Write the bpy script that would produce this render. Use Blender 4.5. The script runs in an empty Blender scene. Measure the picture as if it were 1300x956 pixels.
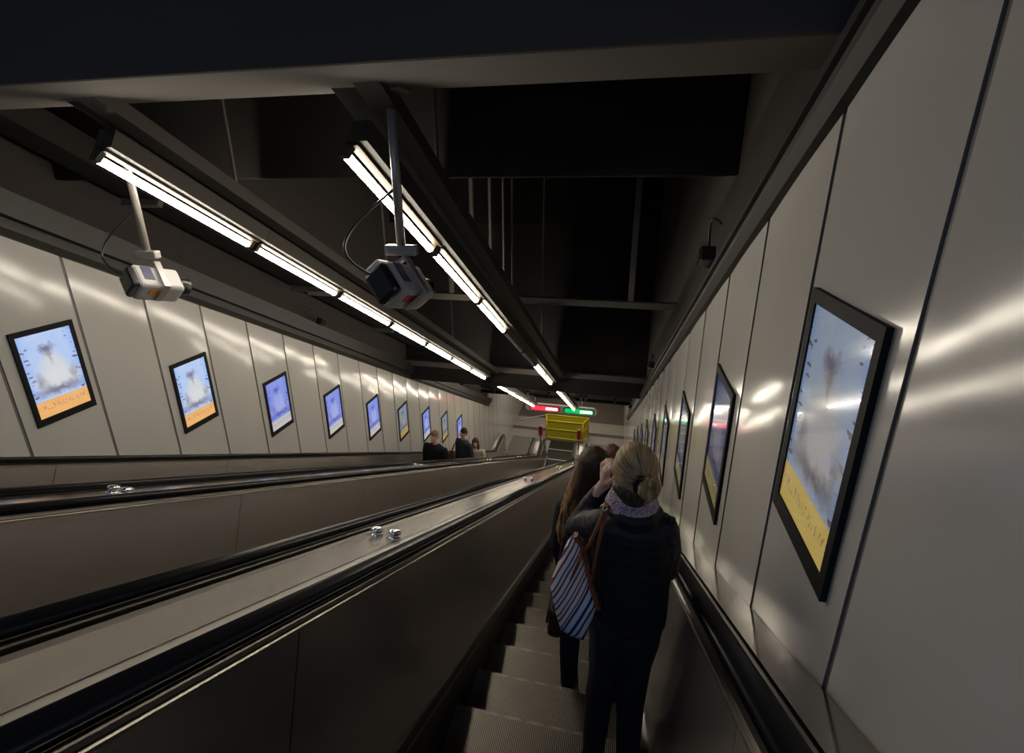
import bpy, bmesh, math, random
from mathutils import Vector, Matrix
random.seed(4)
SC = bpy.context.scene
COL = SC.collection
Z0 = 11.4
A30 = math.radians(30); CS = math.cos(A30); SN = math.sin(A30)
X_R, X_L = 0.637, -4.70

def P(x, s, h):
    """point at lateral x, distance s down the incline, height h above the eye line"""
    return Vector((x, s*CS + h*SN, Z0 - s*SN + h*CS))

# ------------------------------------------------------------------ helpers
def tag(o, label=None, cat=None, group=None, kind=None):
    if label: o['label'] = label
    if cat: o['category'] = cat
    if group: o['group'] = group
    if kind: o['kind'] = kind
    return o

def empty(name, loc, label=None, cat=None, group=None):
    o = bpy.data.objects.new(name, None); o.empty_display_size = .1
    COL.objects.link(o); o.location = loc
    o.matrix_basis = Matrix.Translation(loc)
    return tag(o, label, cat, group)

def link(name, me, m, parent=None, world=True, smooth=False):
    """world=True: mesh data in world coordinates, re-based on the parent's origin"""
    o = bpy.data.objects.new(name, me)
    if m is not None and not me.materials: me.materials.append(m)
    COL.objects.link(o)
    if parent is not None:
        o.parent = parent
        if world:
            off = Vector((0, 0, 0)); q = parent
            while q is not None: off += Vector(q.location); q = q.parent
            me.transform(Matrix.Translation(-off))
    if smooth:
        for p in me.polygons: p.use_smooth = True
    return o

def struct(name, bm, m):
    me = bpy.data.meshes.new(name); bm.normal_update(); bm.to_mesh(me); bm.free()
    return tag(link(name, me, m), kind='structure')

def obj(name, bm, m, parent=None, smooth=False, world=True, label=None):
    bmesh.ops.recalc_face_normals(bm, faces=bm.faces)
    me = bpy.data.meshes.new(name); bm.to_mesh(me); bm.free()
    o = link(name, me, m, parent, world, smooth)
    if label: o['label'] = label
    return o

def NB(): return bmesh.new()

def box(bm, c, s, rot=None, mi=0):
    r = bmesh.ops.create_cube(bm, size=1)
    vs = r['verts']
    M = Matrix.Translation(Vector(c)) @ (rot.to_4x4() if rot else Matrix.Identity(4)) @ Matrix.Diagonal((s[0], s[1], s[2], 1))
    bmesh.ops.transform(bm, matrix=M, verts=vs)
    return vs

def bbox(c, s, bev=0.004, rot=None, seg=2):
    """bevelled box in its own bmesh"""
    bm = bmesh.new(); box(bm, (0, 0, 0), s)
    bmesh.ops.bevel(bm, geom=bm.edges[:], offset=bev, segments=seg, affect='EDGES', profile=.5)
    M = Matrix.Translation(Vector(c)) @ (rot.to_4x4() if rot else Matrix.Identity(4))
    bmesh.ops.transform(bm, matrix=M, verts=bm.verts)
    return bm

def join(a, b):
    me = bpy.data.meshes.new('tmp'); b.to_mesh(me); b.free(); a.from_mesh(me); bpy.data.meshes.remove(me)
    return a

def quad(bm, a, b, c, d):
    return bm.faces.new([bm.verts.new(v) for v in (a, b, c, d)])

def tube(bm, pts, r, n=10, caps=True):
    pts = [Vector(p) for p in pts]; rings = []
    up0 = None
    for i, p in enumerate(pts):
        t = (pts[min(i+1, len(pts)-1)] - pts[max(i-1, 0)]).normalized()
        if up0 is None:
            up0 = Vector((0, 0, 1)) if abs(t.z) < .9 else Vector((1, 0, 0))
        u = (up0 - t*up0.dot(t)).normalized(); v = t.cross(u); up0 = u
        rr = r[i] if isinstance(r, (list, tuple)) else r
        rings.append([bm.verts.new(p + (u*math.cos(a) + v*math.sin(a))*rr) for a in [2*math.pi*k/n for k in range(n)]])
    for a, b in zip(rings, rings[1:]):
        for k in range(n): bm.faces.new((a[k], a[(k+1) % n], b[(k+1) % n], b[k]))
    if caps:
        bm.faces.new(rings[0][::-1]); bm.faces.new(rings[-1])
    return bm

def sphere(bm, c, r, sub=2, scale=(1, 1, 1), rot=None):
    vs = bmesh.ops.create_icosphere(bm, subdivisions=sub, radius=1)['verts']
    M = Matrix.Translation(Vector(c)) @ (rot.to_4x4() if rot else Matrix.Identity(4)) @ Matrix.Diagonal((r*scale[0], r*scale[1], r*scale[2], 1))
    bmesh.ops.transform(bm, matrix=M, verts=vs)
    return vs

# ------------------------------------------------------------------ materials
def mat(name, col=(.5, .5, .5), rough=.5, metal=0, spec=.5, emit=None, es=0, coat=0, cr=.03, aniso=0):
    m = bpy.data.materials.new(name); m.use_nodes = True
    b = m.node_tree.nodes['Principled BSDF']
    b.inputs['Base Color'].default_value = (*col, 1); b.inputs['Roughness'].default_value = rough
    b.inputs['Metallic'].default_value = metal; b.inputs['Specular IOR Level'].default_value = spec
    b.inputs['Coat Weight'].default_value = coat; b.inputs['Coat Roughness'].default_value = cr
    b.inputs['Anisotropic'].default_value = aniso
    if emit: b.inputs['Emission Color'].default_value = (*emit, 1); b.inputs['Emission Strength'].default_value = es
    return m

class NT:
    def __init__(s, m): s.t = m.node_tree; s.b = s.t.nodes['Principled BSDF']
    def n(s, k, **kw):
        x = s.t.nodes.new(k)
        for a, v in kw.items(): setattr(x, a, v)
        return x
    def l(s, a, b): s.t.links.new(a, b)
    def math(s, op, a, b=None, c=None, clamp=False):
        x = s.n('ShaderNodeMath', operation=op); x.use_clamp = clamp
        for i, v in enumerate((a, b, c)):
            if v is None: continue
            if isinstance(v, (int, float)): x.inputs[i].default_value = v
            else: s.l(v, x.inputs[i])
        return x.outputs[0]
    def mix(s, f, a, b):
        x = s.n('ShaderNodeMix', data_type='RGBA')
        for i, v in ((0, f), (6, a), (7, b)):
            if isinstance(v, (int, float)): x.inputs[i].default_value = v
            elif isinstance(v, tuple): x.inputs[i].default_value = (*v, 1)
            else: s.l(v, x.inputs[i])
        return x.outputs[2]
    def pos(s):
        g = s.n('ShaderNodeNewGeometry'); q = s.n('ShaderNodeSeparateXYZ'); s.l(g.outputs['Position'], q.inputs[0])
        return g.outputs['Position'], q.outputs
    def noise(s, vec, scale, detail=3, rough=.5, stretch=None):
        if stretch:
            mp = s.n('ShaderNodeMapping'); mp.inputs['Scale'].default_value = stretch; s.l(vec, mp.inputs[0]); vec = mp.outputs[0]
        x = s.n('ShaderNodeTexNoise'); x.inputs['Scale'].default_value = scale; x.inputs['Detail'].default_value = detail
        x.inputs['Roughness'].default_value = rough; s.l(vec, x.inputs['Vector']); return x.outputs['Fac']
    def ramp(s, f, stops, const=False):
        x = s.n('ShaderNodeValToRGB'); e = x.color_ramp.elements
        if const: x.color_ramp.interpolation = 'CONSTANT'
        while len(e) < len(stops): e.new(.5)
        for i, (p, c) in enumerate(stops): e[i].position = p; e[i].color = (*c, 1)
        s.l(f, x.inputs[0]); return x.outputs['Color']
    def bump(s, hgt, strength, dist=.01):
        x = s.n('ShaderNodeBump'); x.inputs['Strength'].default_value = strength; x.inputs['Distance'].default_value = dist
        s.l(hgt, x.inputs['Height']); s.l(x.outputs[0], s.b.inputs['Normal'])

def slope_coord(t, q):
    return t.math('SUBTRACT', t.math('MULTIPLY', q[1], CS), t.math('MULTIPLY', q[2], SN))

# enamelled wall cladding
M_PANEL = mat('wall_enamel', (.52, .50, .455), .14, 0, .55)
t = NT(M_PANEL); p, q = t.pos()
nz = t.noise(p, 1.6, 2, stretch=(1, 1, .35))
t.l(t.mix(nz, (.50, .48, .445), (.445, .43, .405)), t.b.inputs['Base Color'])
nz2 = t.noise(p, 7, 3)
t.l(t.math('ADD', t.math('MULTIPLY', nz2, .07), .105), t.b.inputs['Roughness'])
t.bump(t.noise(p, 2.2, 1, stretch=(1, 1, .5)), .35, .012)
M_JOINT = mat('joint_dark', (.13, .125, .12), .5)
M_TRIM = mat('cable_trim_metal', (.020, .0175, .015), .5, 0)
M_CONC = mat('rough_concrete', (.15, .125, .105), .9)
t = NT(M_CONC); p, q = t.pos()
t.l(t.mix(t.noise(p, 9, 6, .7), (.024, .020, .017), (.048, .040, .034)), t.b.inputs['Base Color']); t.bump(t.noise(p, 40, 4), .3, .01)
M_BEAM = mat('beam_concrete', (.17, .145, .125), .8)
t = NT(M_BEAM); p, q = t.pos()
t.l(t.mix(t.noise(p, 3, 4, .6, stretch=(.3, 1, 1)), (.055, .047, .041), (.09, .077, .068)), t.b.inputs['Base Color'])
M_DARK = mat('ceiling_black_paint', (.028, .025, .024), .8, 0, .15)
t = NT(M_DARK); p, q = t.pos()
t.l(t.mix(t.noise(p, 2, 4, .6), (.005, .0045, .0045), (.012, .011, .010)), t.b.inputs['Base Color'])
M_DARK2 = mat('dark_grey_paint', (.06, .052, .047), .7, 0, .15)
t = NT(M_DARK2); p, q = t.pos()
t.l(t.mix(t.noise(p, 3, 4, .6), (.008, .007, .0065), (.017, .015, .0135)), t.b.inputs['Base Color'])
M_STEELBAR = mat('painted_steel_bar', (.09, .078, .066), .5, .2)
M_POLE = mat('grey_pole', (.35, .32, .30), .4, .5)

def brushed(name, col, col2, rough, seam=None, metal=1, bstr=.06, aniso=0):
    m = mat(name, col, rough, metal, aniso=aniso); t = NT(m); p, q = t.pos()
    s = slope_coord(t, q)
    u = t.math('ADD', t.math('MULTIPLY', q[1], SN), t.math('MULTIPLY', q[2], CS))
    cx = t.n('ShaderNodeCombineXYZ'); t.l(q[0], cx.inputs[0]); t.l(s, cx.inputs[1]); t.l(u, cx.inputs[2])
    streak = t.noise(cx.outputs[0], 1, 5, .6, stretch=(160, 1.2, 160))
    blot = t.noise(cx.outputs[0], 1.3, 3, stretch=(1, .8, 1.5))
    f = t.math('ADD', t.math('MULTIPLY', streak, .25), t.math('MULTIPLY', blot, .75))
    c = t.mix(f, col, col2)
    if seam:
        fr = t.math('FRACT', t.math('DIVIDE', t.math('ADD', s, 40.35), seam))
        ln = t.math('LESS_THAN', fr, .006/seam)
        c = t.mix(ln, c, (.02, .018, .016))
    t.l(c, t.b.inputs['Base Color'])
    t.l(t.math('ADD', t.math('MULTIPLY', streak, .05), rough-.01), t.b.inputs['Roughness'])
    t.bump(t.noise(cx.outputs[0], 1, 2, .5, stretch=(1.6, .7, 1.6)), .14, .02)
    return m
M_BALU = brushed('bronze_brushed_panel', (.41, .375, .34), (.50, .46, .42), .21, seam=1.9, metal=.80)
M_DECK = brushed('steel_deck', (.56, .525, .47), (.62, .585, .53), .19, seam=3.8)
M_DECKR = brushed('polished_side_deck', (.42, .39, .36), (.55, .52, .47), .13, seam=3.8)
M_PROFILE = mat('dark_profile', (.17, .155, .14), .28, 1)
M_STRIP = mat('grey_strip', (.30, .28, .26), .3, 1)
M_BRIGHT = mat('bright_edge', (.62, .57, .50), .3, 1)
M_PLATEG = mat('plate_grey', (.20, .185, .165), .45, .2)
M_PLATE = mat('plate_frame_metal', (.55, .52, .48), .4, .3)
M_GROOVE = mat('groove_black', (.008, .008, .008), .6)
M_RUBBER = mat('handrail_rubber', (.013, .012, .012), .28, 0, .5)
M_SKIRT = mat('skirt_black', (.02, .019, .018), .35, .3)
M_STEP = mat('step_aluminium', (.30, .27, .24), .45, .8)
t = NT(M_STEP); p, q = t.pos()
t.l(t.mix(t.noise(p, 5, 4, .6), (.22, .2, .175), (.38, .345, .30)), t.b.inputs['Base Color'])
M_STEPD = mat('step_groove', (.02, .019, .018), .6, .3)
M_KNOB = mat('knob_chrome', (.75, .75, .77), .15, 1)
M_TUBE = mat('lamp_tube', (1, 1, 1), .5, emit=(1, .90, .74), es=46)
M_TUBEOFF = mat('lamp_tube_off', (.45, .44, .42), .3)
M_HOUSE = mat('lamp_housing', (.028, .023, .017), .6, 0)
M_REFL = mat('lamp_reflector', (.045, .024, .005), .6, 0)
M_BLACK = mat('black_plastic', (.012, .012, .013), .3)
M_YEL = mat('yellow_paint', (.80, .68, .02), .45)
M_YELP = mat('yellow_infill', (.50, .44, .02), .55)
M_REDP = mat('red_paint', (.42, .01, .015), .35)
M_WHITEP = mat('white_plastic', (.62, .6, .56), .4)
M_RED = mat('sign_red_light', (.5, .02, .03), .4, emit=(1, .03, .06), es=1.6)
M_GREEN = mat('sign_green_light', (.02, .4, .08), .4, emit=(.0, .55, .10), es=1.0)
M_LETTER = mat('sign_letter_light', (1, 1, 1), .4, emit=(1, 1, .95), es=2.2)

# ------------------------------------------------------------------ camera
RM = [[0.97555749, 0.21970976, -0.00389912], [0.06425744, -0.30219501, -0.95107789], [-0.21013939, 0.92758061, -0.30892659]]
cam = bpy.data.cameras.new('camera'); co = bpy.data.objects.new('camera', cam); COL.objects.link(co)
R3 = Matrix((Vector(RM[0]), -Vector(RM[1]), -Vector(RM[2]))).transposed()
co.matrix_world = Matrix.Translation((0, 0, Z0)) @ R3.to_4x4()
cam.sensor_fit = 'HORIZONTAL'; cam.sensor_width = 36; cam.lens = 612.84/1300*36
cam.shift_y = -45/1300; cam.clip_start = .02
SC.camera = co

# ------------------------------------------------------------------ incline path (nosing line at h=-1.53)
HN = -1.53
S_END = (11.4 + HN*CS) / SN            # nosing line meets landing level
Y_K = S_END*CS + HN*SN                 # y of that corner
def make_path(s0, y_end, R=1.9, n=10, step=None):
    """list of (origin, normal) in the YZ plane following the nosing line"""
    T = R*math.tan(A30/2); out = []
    s1 = S_END - T
    k = 1 if step is None else max(1, int((s1-s0)/step))
    for i in range(k+1):
        p = P(0, s0 + (s1-s0)*i/k, HN); out.append((p, Vector((0, SN, CS))))
    c = P(0, s1, HN) + Vector((0, SN, CS))*R
    for i in range(1, n+1):
        a = A30*(1 - i/n); nrm = Vector((0, math.sin(a), math.cos(a))); out.append((c - nrm*R, nrm))
    out.append((Vector((0, y_end, 0)), Vector((0, 0, 1))))
    return out
def sweep(bm, prof, path, closed=True):
    """prof: list of (x, h)"""
    rings = [[bm.verts.new(o + Vector((x, 0, 0)) + nrm*(h-HN)) for x, h in prof] for o, nrm in path]
    n = len(prof)
    for a, b in zip(rings, rings[1:]):
        for k in range(n if closed else n-1):
            bm.faces.new((a[k], a[(k+1) % n], b[(k+1) % n], b[k]))
    if closed:
        bm.faces.new(rings[0][::-1]); bm.faces.new(rings[-1])
    return bm
def path_z(y):
    for (a, _), (b, _) in zip(PATH, PATH[1:]):
        if a.y <= y <= b.y: return a.z + (b.z-a.z)*(y-a.y)/(b.y-a.y)
    return 0.0
Y_NEWEL = 18.25
S_TOP = -2.2
PATH = make_path(S_TOP-1, 19)

# ------------------------------------------------------------------ step mesh (shared by every step)
def step_mesh():
    bm = NB(); w = .5; D = .40
    # local frame: nose at y=0, tread runs back to y=-D, top z=0
    box(bm, (0, -D/2, -.02), (2*w, D, .022))
    n = 100
    for i in range(n):
        x = -w + (i+.5)*2*w/n
        box(bm, (x, -D/2+.003, -.0045), (.0048, D+.012, .011))
    # curved riser hanging below the nose, cleated
    prev = None
    for k in range(6):
        a = k/5; y = -.004-.05*math.sin(a*math.pi/2)*.8; z = -.012-.20*a
        if prev:
            quad(bm, (-w, prev[0], prev[1]), (w, prev[0], prev[1]), (w, y, z), (-w, y, z))
            for i in range(0, n, 2):
                x = -w + (i+.5)*2*w/n
                quad(bm, (x-.0024, prev[0]+.006, prev[1]), (x+.0024, prev[0]+.006, prev[1]), (x+.0024, y+.006, z), (x-.0024, y+.006, z))
        prev = (y, z)
    for sx in (-1, 1):
        quad(bm, (sx*w, 0, -.01), (sx*w, -D, -.01), (sx*w, -D, -.06), (sx*w, -.04, -.21))
    me = bpy.data.meshes.new('step'); bmesh.ops.recalc_face_normals(bm, faces=bm.faces); bm.to_mesh(me); bm.free()
    me.materials.append(M_STEP); me.materials.append(M_STEPD)
    for p in me.polygons:
        if p.center.z < -.005 and abs(p.normal.z) > .5: p.material_index = 1
        if len(p.vertices) == 4 and p.area > .01 and p.center.z < -.03: p.material_index = 1
    return me
STEP = step_mesh()
def nose_s(k, ph): return ph + .4619*k

def escalator(c, label, phase, plate):
    root = empty('escalator', P(c, 0, HN), label, 'escalator')
    off = Vector(root.location)
    pth = make_path(S_TOP, Y_NEWEL)
    for sd in (-1, 1):
        f = lambda o: c + sd*o
        bm = NB(); sweep(bm, [(f(.502), -1.62), (f(.502), -1.36), (f(.52), -1.36), (f(.52), -1.62)], pth)
        obj('skirt_panel', bm, M_SKIRT, root)
        bm = NB(); sweep(bm, [(f(.500), -1.362), (f(.500), -1.352), (f(.534), -1.340), (f(.534), -1.352)], pth)
        obj('skirt_edge', bm, M_STRIP, root)
        bm = NB(); sweep(bm, [(f(.522), -1.62), (f(.530), -1.345), (f(.612), -.628), (f(.66), -.628), (f(.66), -1.62)], pth)
        obj('inner_panel', bm, M_BALU, root)
        bm = NB(); sweep(bm, [(f(.610), -.630), (f(.610), -.622), (f(.616), -.619), (f(.616), -.630)], pth)
        obj('panel_edge', bm, M_BRIGHT, root)
        # profiles each side of the handrail
        bm = NB(); sweep(bm, [(f(.616), -.634), (f(.616), -.614), (f(.624), -.606), (f(.636), -.600), (f(.642), -.602), (f(.642), -.634)], pth)
        sweep(bm, [(f(.704), -.634), (f(.704), -.598), (f(.712), -.594), (f(.748), -.596), (f(.752), -.634)], pth)
        obj('rail_profile', bm, M_PROFILE, root)
        bm = NB(); sweep(bm, [(f(.640), -.64), (f(.640), -.616), (f(.768), -.616), (f(.768), -.64)], pth)
        obj('rail_groove', bm, M_GROOVE, root)
        # handrail: rounded C section following the path and the newel
        ring = []
        for a in range(16):
            th = 2*math.pi*a/16; cx, sz = math.cos(th), math.sin(th)
            ring.append((math.copysign(abs(cx)**.6, cx)*.040, math.copysign(abs(sz)**.7, sz)*.0155))
        hr = -.5755
        path = [(o + nrm*(hr-HN), nrm) for o, nrm in pth]
        zc = HN; last = path[-1][0]; r = .27
        for i in range(1, 13):
            a = math.pi*i/12; nrm = Vector((0, math.sin(a), math.cos(a)))
            path.append((last + Vector((0, 0, -r)) + nrm*r, nrm))
        path.append((path[-1][0] + Vector((0, -.5, 0)), Vector((0, 0, -1))))
        bm = NB(); rings = [[bm.verts.new(o + Vector((f(.675)+x, 0, 0)) + nrm*z) for x, z in ring] for o, nrm in path]
        for a_, b_ in zip(rings, rings[1:]):
            for k in range(16): bm.faces.new((a_[k], a_[(k+1) % 16], b_[(k+1) % 16], b_[k]))
        bm.faces.new(rings[0][::-1]); bm.faces.new(rings[-1])
        o = obj('handrail', bm, M_RUBBER, root, smooth=True)
        # rounded newel end under the handrail
        bm = NB(); pts = [(Y_NEWEL-.02, 0)]; zt = hr-HN-.018
        for i in range(13):
            a = math.pi*i/12; pts.append((Y_NEWEL + math.sin(a)*(r-.02), zt-r+.018 + math.cos(a)*(r-.02)))
        pts.append((Y_NEWEL-.02, zt-2*r+.04)); pts = [(Y_NEWEL-.02, zt)] + pts[1:] + [(Y_NEWEL-.02, 0)]
        pts = [(Y_NEWEL-.02, 0), (Y_NEWEL-.02, zt)] + pts[2:-1] + [(Y_NEWEL+.12, zt-2*r+.04), (Y_NEWEL+.12, 0)]
        vs1 = [bm.verts.new((f(.645), y, z)) for y, z in pts]; vs2 = [bm.verts.new((f(.705), y, z)) for y, z in pts]
        bm.faces.new(vs1); bm.faces.new(vs2[::-1])
        for k in range(len(pts)): bm.faces.new((vs1[k], vs2[k], vs2[(k+1) % len(pts)], vs1[(k+1) % len(pts)]))
        obj('newel', bm, M_BALU, root)
    k = -12; n = 0
    while True:
        s = nose_s(k, phase); k += 1
        y = s*CS + HN*SN
        if s < S_TOP+.6: continue
        if s > S_END: break
        z = path_z(y)
        o = bpy.data.objects.new('step', STEP); COL.objects.link(o); o.parent = root
        o.location = Vector((c, y, z)) - off; n += 1
    ylast = y - .4*0
    yy = y
    while yy < 17.55:
        o = bpy.data.objects.new('step', STEP); COL.objects.link(o); o.parent = root
        o.location = Vector((c, yy, 0.0)) - off; yy += .4
    yy -= .4
    bm = bbox((c, yy+.02+.12, .0), (1.0, .24, .024), .004)
    obj('comb_plate', bm, M_BRIGHT, root)
    # landing access plates with bright frames
    y0 = yy+.27; ye = 20.0; dy = (ye-y0)/3
    bm = NB(); box(bm, (c, (y0+ye)/2, .002), (1.20, ye-y0, .012)); obj('landing_plate', bm, plate, root)
    for j in range(4): obj('plate_frame', bbox((c, y0+dy*j, .003), (1.2, .05, .016), .003), M_PLATE if plate is M_STEPD else M_PLATEG, root)
    return root

C1, C2, C3 = -.26, -2.075, -3.88
PH1 = 3.967
escalator(C1, 'right-hand escalator with ribbed steps beside the right wall, two women riding down', PH1, M_PLATEG)
escalator(C2, 'middle escalator with empty steps ending at the yellow barrier', PH1+.17, M_STEPD)
escalator(C3, 'far left escalator beside the left wall with riders in dark and cream coats', PH1+.31, M_PLATEG)

# decks between the escalators
def deck(x0, x1, m, label, knobs=None):
    pth = make_path(S_TOP, Y_NEWEL-.1)
    root = empty('balustrade_deck', P((x0+x1)/2, 0, -.6), label, 'deck')
    bm = NB(); sweep(bm, [(x0+.042, -.606), (x0+.042, -.600), (x1-.042, -.600), (x1-.042, -.606)], pth)
    obj('cover_plate', bm, m, root)
    bm = NB()
    sweep(bm, [(x0, -.63), (x0, -.603), (x0+.042, -.603), (x0+.042, -.63)], pth)
    sweep(bm, [(x1-.042, -.63), (x1-.042, -.603), (x1, -.603), (x1, -.63)], pth)
    obj('edge_strip', bm, M_STRIP, root)
    bm = NB()
    o, nrm = pth[-1]
    box(bm, ((x0+x1)/2, Y_NEWEL-.12, .46), (x1-x0, .03, .92))
    obj('end_plate', bm, m, root)
    for s in knobs or []:
        for dx in (-.052, .052):
            c = P((x0+x1)/2 + dx, s, -.6)
            rot = Matrix.Rotation(-A30, 3, 'X')
            bm = NB()
            prof = [(.032, 0), (.032, .004), (.024, .008), (.020, .016), (.028, .024), (.030, .034), (.022, .044), (.010, .048), (0.0005, .0485)]; prof = [(a_*1.25, b_*.95) for a_, b_ in prof]
            rings = []
            for r, z in prof:
                rings.append([bm.verts.new(c + rot @ Vector((r*math.cos(a), r*math.sin(a), z))) for a in [2*math.pi*i/16 for i in range(16)]])
            for a_, b_ in zip(rings, rings[1:]):
                for i in range(16): bm.faces.new((a_[i], a_[(i+1) % 16], b_[(i+1) % 16], b_[i]))
            bm.faces.new(rings[-1])
            obj('anti_slide_knob', bm, M_KNOB, root, smooth=True)
    return root
KN = [2.63-4.9, 2.63, 7.53, 12.3, 16.6]
KN = [k for k in KN if k > -1.5]
deck(C2+.768, C1-.768, M_DECK, 'bright brushed steel deck with paired knobs between the right and middle escalators', KN)
deck(C3+.768, C2-.768, M_DECK, 'narrow brushed steel deck between the middle and far left escalators', KN)
# outer decks next to the walls
def side_deck(x0, x1, sgn, label):
    pth = make_path(S_TOP, Y_NEWEL-.1)
    root = empty('side_deck', P((x0+x1)/2, 0, -.6), label, 'deck')
    bm = NB(); sweep(bm, [(x0, -.625), (x0, -.602), (x1, -.600), (x1, -.625)], pth)
    obj('cover_plate', bm, M_DECKR, root)
    return root
side_deck(C1+.768, X_R-.002, 1, 'polished steel side deck mirroring the cladding, along the foot of the right wall')
side_deck(X_L+.002, C3-.768, -1, 'thin steel side deck along the foot of the left wall')

# ------------------------------------------------------------------ clad walls
def wall(name, x, y0, sgn, pitch=.637, h_bot=-.66, h_top=1.16, kmin=-7, kmax=36):
    """sgn: +1 faces +x (left wall), -1 faces -x (right wall)"""
    bm = NB(); th = .006; gap = .0115
    def zb(y): # bottom
        s = (y - h_bot*SN)/CS; return max(Z0 - s*SN + h_bot*CS, 0.0)
    def zt(y):
        s = (y - h_top*SN)/CS; z = Z0 - s*SN + h_top*CS
        return z if y < 16.45 else 4.2
    faces = []
    for k in range(kmin, kmax):
        a = y0 + k*pitch; b = a + pitch
        if a > 24.8: break
        a += gap; b -= gap; b = min(b, 24.79)
        rnd = random.Random(k*7 + (3 if sgn > 0 else 11))
        tilt = rnd.uniform(-.0022, .0022); bul = rnd.uniform(.0030, .0050)
        nu = 8; cols = []
        fudge = -.0005 if a < 16.45 < b else 0
        for i in range(nu+1):
            y = a + (b-a)*i/nu; q = 2*i/nu-1
            off = th + tilt*q + bul*(1-q*q)
            yy = y
            ztop = zt(y) if not (a < 16.45 < b) else zt(16.3 if y < 16.45 else y)
            cols.append([bm.verts.new((x + sgn*off, y, zb(y) + (ztop - zb(y))*j/6)) for j in range(7)])
        for c0, c1 in zip(cols, cols[1:]):
            for j in range(6):
                f = bm.faces.new((c0[j], c1[j], c1[j+1], c0[j+1])); f.smooth = True; f.material_index = 0
        for cc, yy in ((cols[0], a), (cols[-1], b)):
            bk = [bm.verts.new((x - sgn*.004, yy, v.co.z)) for v in cc]; cc = [bm.verts.new(v.co) for v in cc]
            for j in range(6):
                f = bm.faces.new((cc[j], cc[j+1], bk[j+1], bk[j])); f.material_index = 1
    # backing
    ys = [y0 + kmin*pitch, Y_K-.2, 16.44, 16.46, 24.8]; ys = sorted(ys)
    for a, b in zip(ys, ys[1:]):
        f = quad(bm, (x, a, zb(a)-.05), (x, b, zb(b)-.05), (x, b, zt(b)), (x, a, zt(a))); f.material_index = 1
        f = quad(bm, (x-sgn*.12, a, zb(a)-.05), (x-sgn*.12, b, zb(b)-.05), (x-sgn*.12, b, zt(b)), (x-sgn*.12, a, zt(a))); f.material_index = 1
    me = bpy.data.meshes.new(name); bm.normal_update(); bm.to_mesh(me); bm.free()
    me.materials.append(M_PANEL); me.materials.append(M_JOINT)
    return tag(link(name, me, None), kind='structure')
wall('wall_right', X_R+.010, 1.172, -1)
wall('wall_left', X_L-.010, 2.575, 1)

# concrete upper walls above the cladding
def upper_wall(name, x, w):
    bm = NB()
    pts = [(-3, P(0, (-3-1.1*SN)/CS, 1.1).z), (16.44, P(0, (16.44-1.1*SN)/CS, 1.1).z), (16.44, Z0+2), (-3, Z0+2)]
    v1 = [bm.verts.new((x, y, z)) for y, z in pts]; v2 = [bm.verts.new((x+w, y, z)) for y, z in pts]
    bm.faces.new(v1); bm.faces.new(v2[::-1])
    for k in range(4): bm.faces.new((v1[k], v2[k], v2[(k+1) % 4], v1[(k+1) % 4]))
    bmesh.ops.recalc_face_normals(bm, faces=bm.faces)
    return struct(name, bm, M_CONC)
upper_wall('wall_right_upper', X_R+.03, .2)
upper_wall('wall_left_upper', X_L-.03, -.2)

def sprism(prof, s0, s1):
    """straight incline prism, prof in (x,h)"""
    bm = NB()
    a = [bm.verts.new(P(x, s0, h)) for x, h in prof]; b = [bm.verts.new(P(x, s1, h)) for x, h in prof]
    n = len(prof)
    bm.faces.new(a[::-1]); bm.faces.new(b)
    for k in range(n): bm.faces.new((a[k], a[(k+1) % n], b[(k+1) % n], b[k]))
    bmesh.ops.recalc_face_normals(bm, faces=bm.faces)
    return bm
def trim(prof, name, m=M_TRIM): return struct(name, sprism(prof, -2.5, 18.35), m)
trim([(X_R+.02, 1.085), (X_R-.03, 1.09), (X_R-.062, 1.125), (X_R-.066, 1.150), (X_R-.052, 1.156), (X_R-.052, 1.162), (X_R-.078, 1.168), (X_R-.080, 1.20), (X_R+.02, 1.23)], 'trim_1')
trim([(X_L-.02, 1.105), (X_L+.04, 1.11), (X_L+.07, 1.16), (X_L+.072, 1.22), (X_L+.06, 1.225), (X_L+.06, 1.235), (X_L+.12, 1.245), (X_L+.15, 1.42), (X_L-.02, 1.45)], 'trim_2')

# ------------------------------------------------------------------ ceiling
W0, W1 = X_L-.03, X_R+.03; WC, WW = (W0+W1)/2, W1-W0
bm = NB(); box(bm, (WC, 3.0, Z0+1.55), (WW+.4, 14.5, .3)); struct('ceiling', bm, M_DARK)
def xbeam(name, y0, y1, z0, z1, m):
    bm = bbox((WC, (y0+y1)/2, Z0+(z0+z1)/2), (WW, y1-y0, z1-z0), .015)
    bmesh.ops.recalc_face_normals(bm, faces=bm.faces)
    return struct(name, bm, m)
xbeam('trim_3', 1.72, 2.24, .40, 1.42, M_BEAM)          # near cross beam
xbeam('trim_4', 3.36, 3.75, .045, 1.42, M_DARK2)        # deep dark beam
xbeam('trim_5', 9.75, 10.6, -4.36, 1.42, M_DARK2)       # end bulkhead above the lights gap
xbeam('trim_6', 9.45, 9.75, -.75, 1.42, M_DARK)         # upper ledge of the bulkhead
xbeam('trim_7', 9.60, 9.75, -3.95, -3.82, M_STEELBAR)   # ledge rail
# soffit over the lower part of the incline and the landing hall
struct('ceiling_lower', sprism([(W0, 1.75), (W1, 1.75), (W1, 1.95), (W0, 1.95)], 11.6, 18.6), M_DARK2)
bm = NB(); box(bm, (WC, 20.5, 4.3), (WW+.2, 9.0, .2)); struct('ceiling_hall', bm, M_DARK2)
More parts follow.
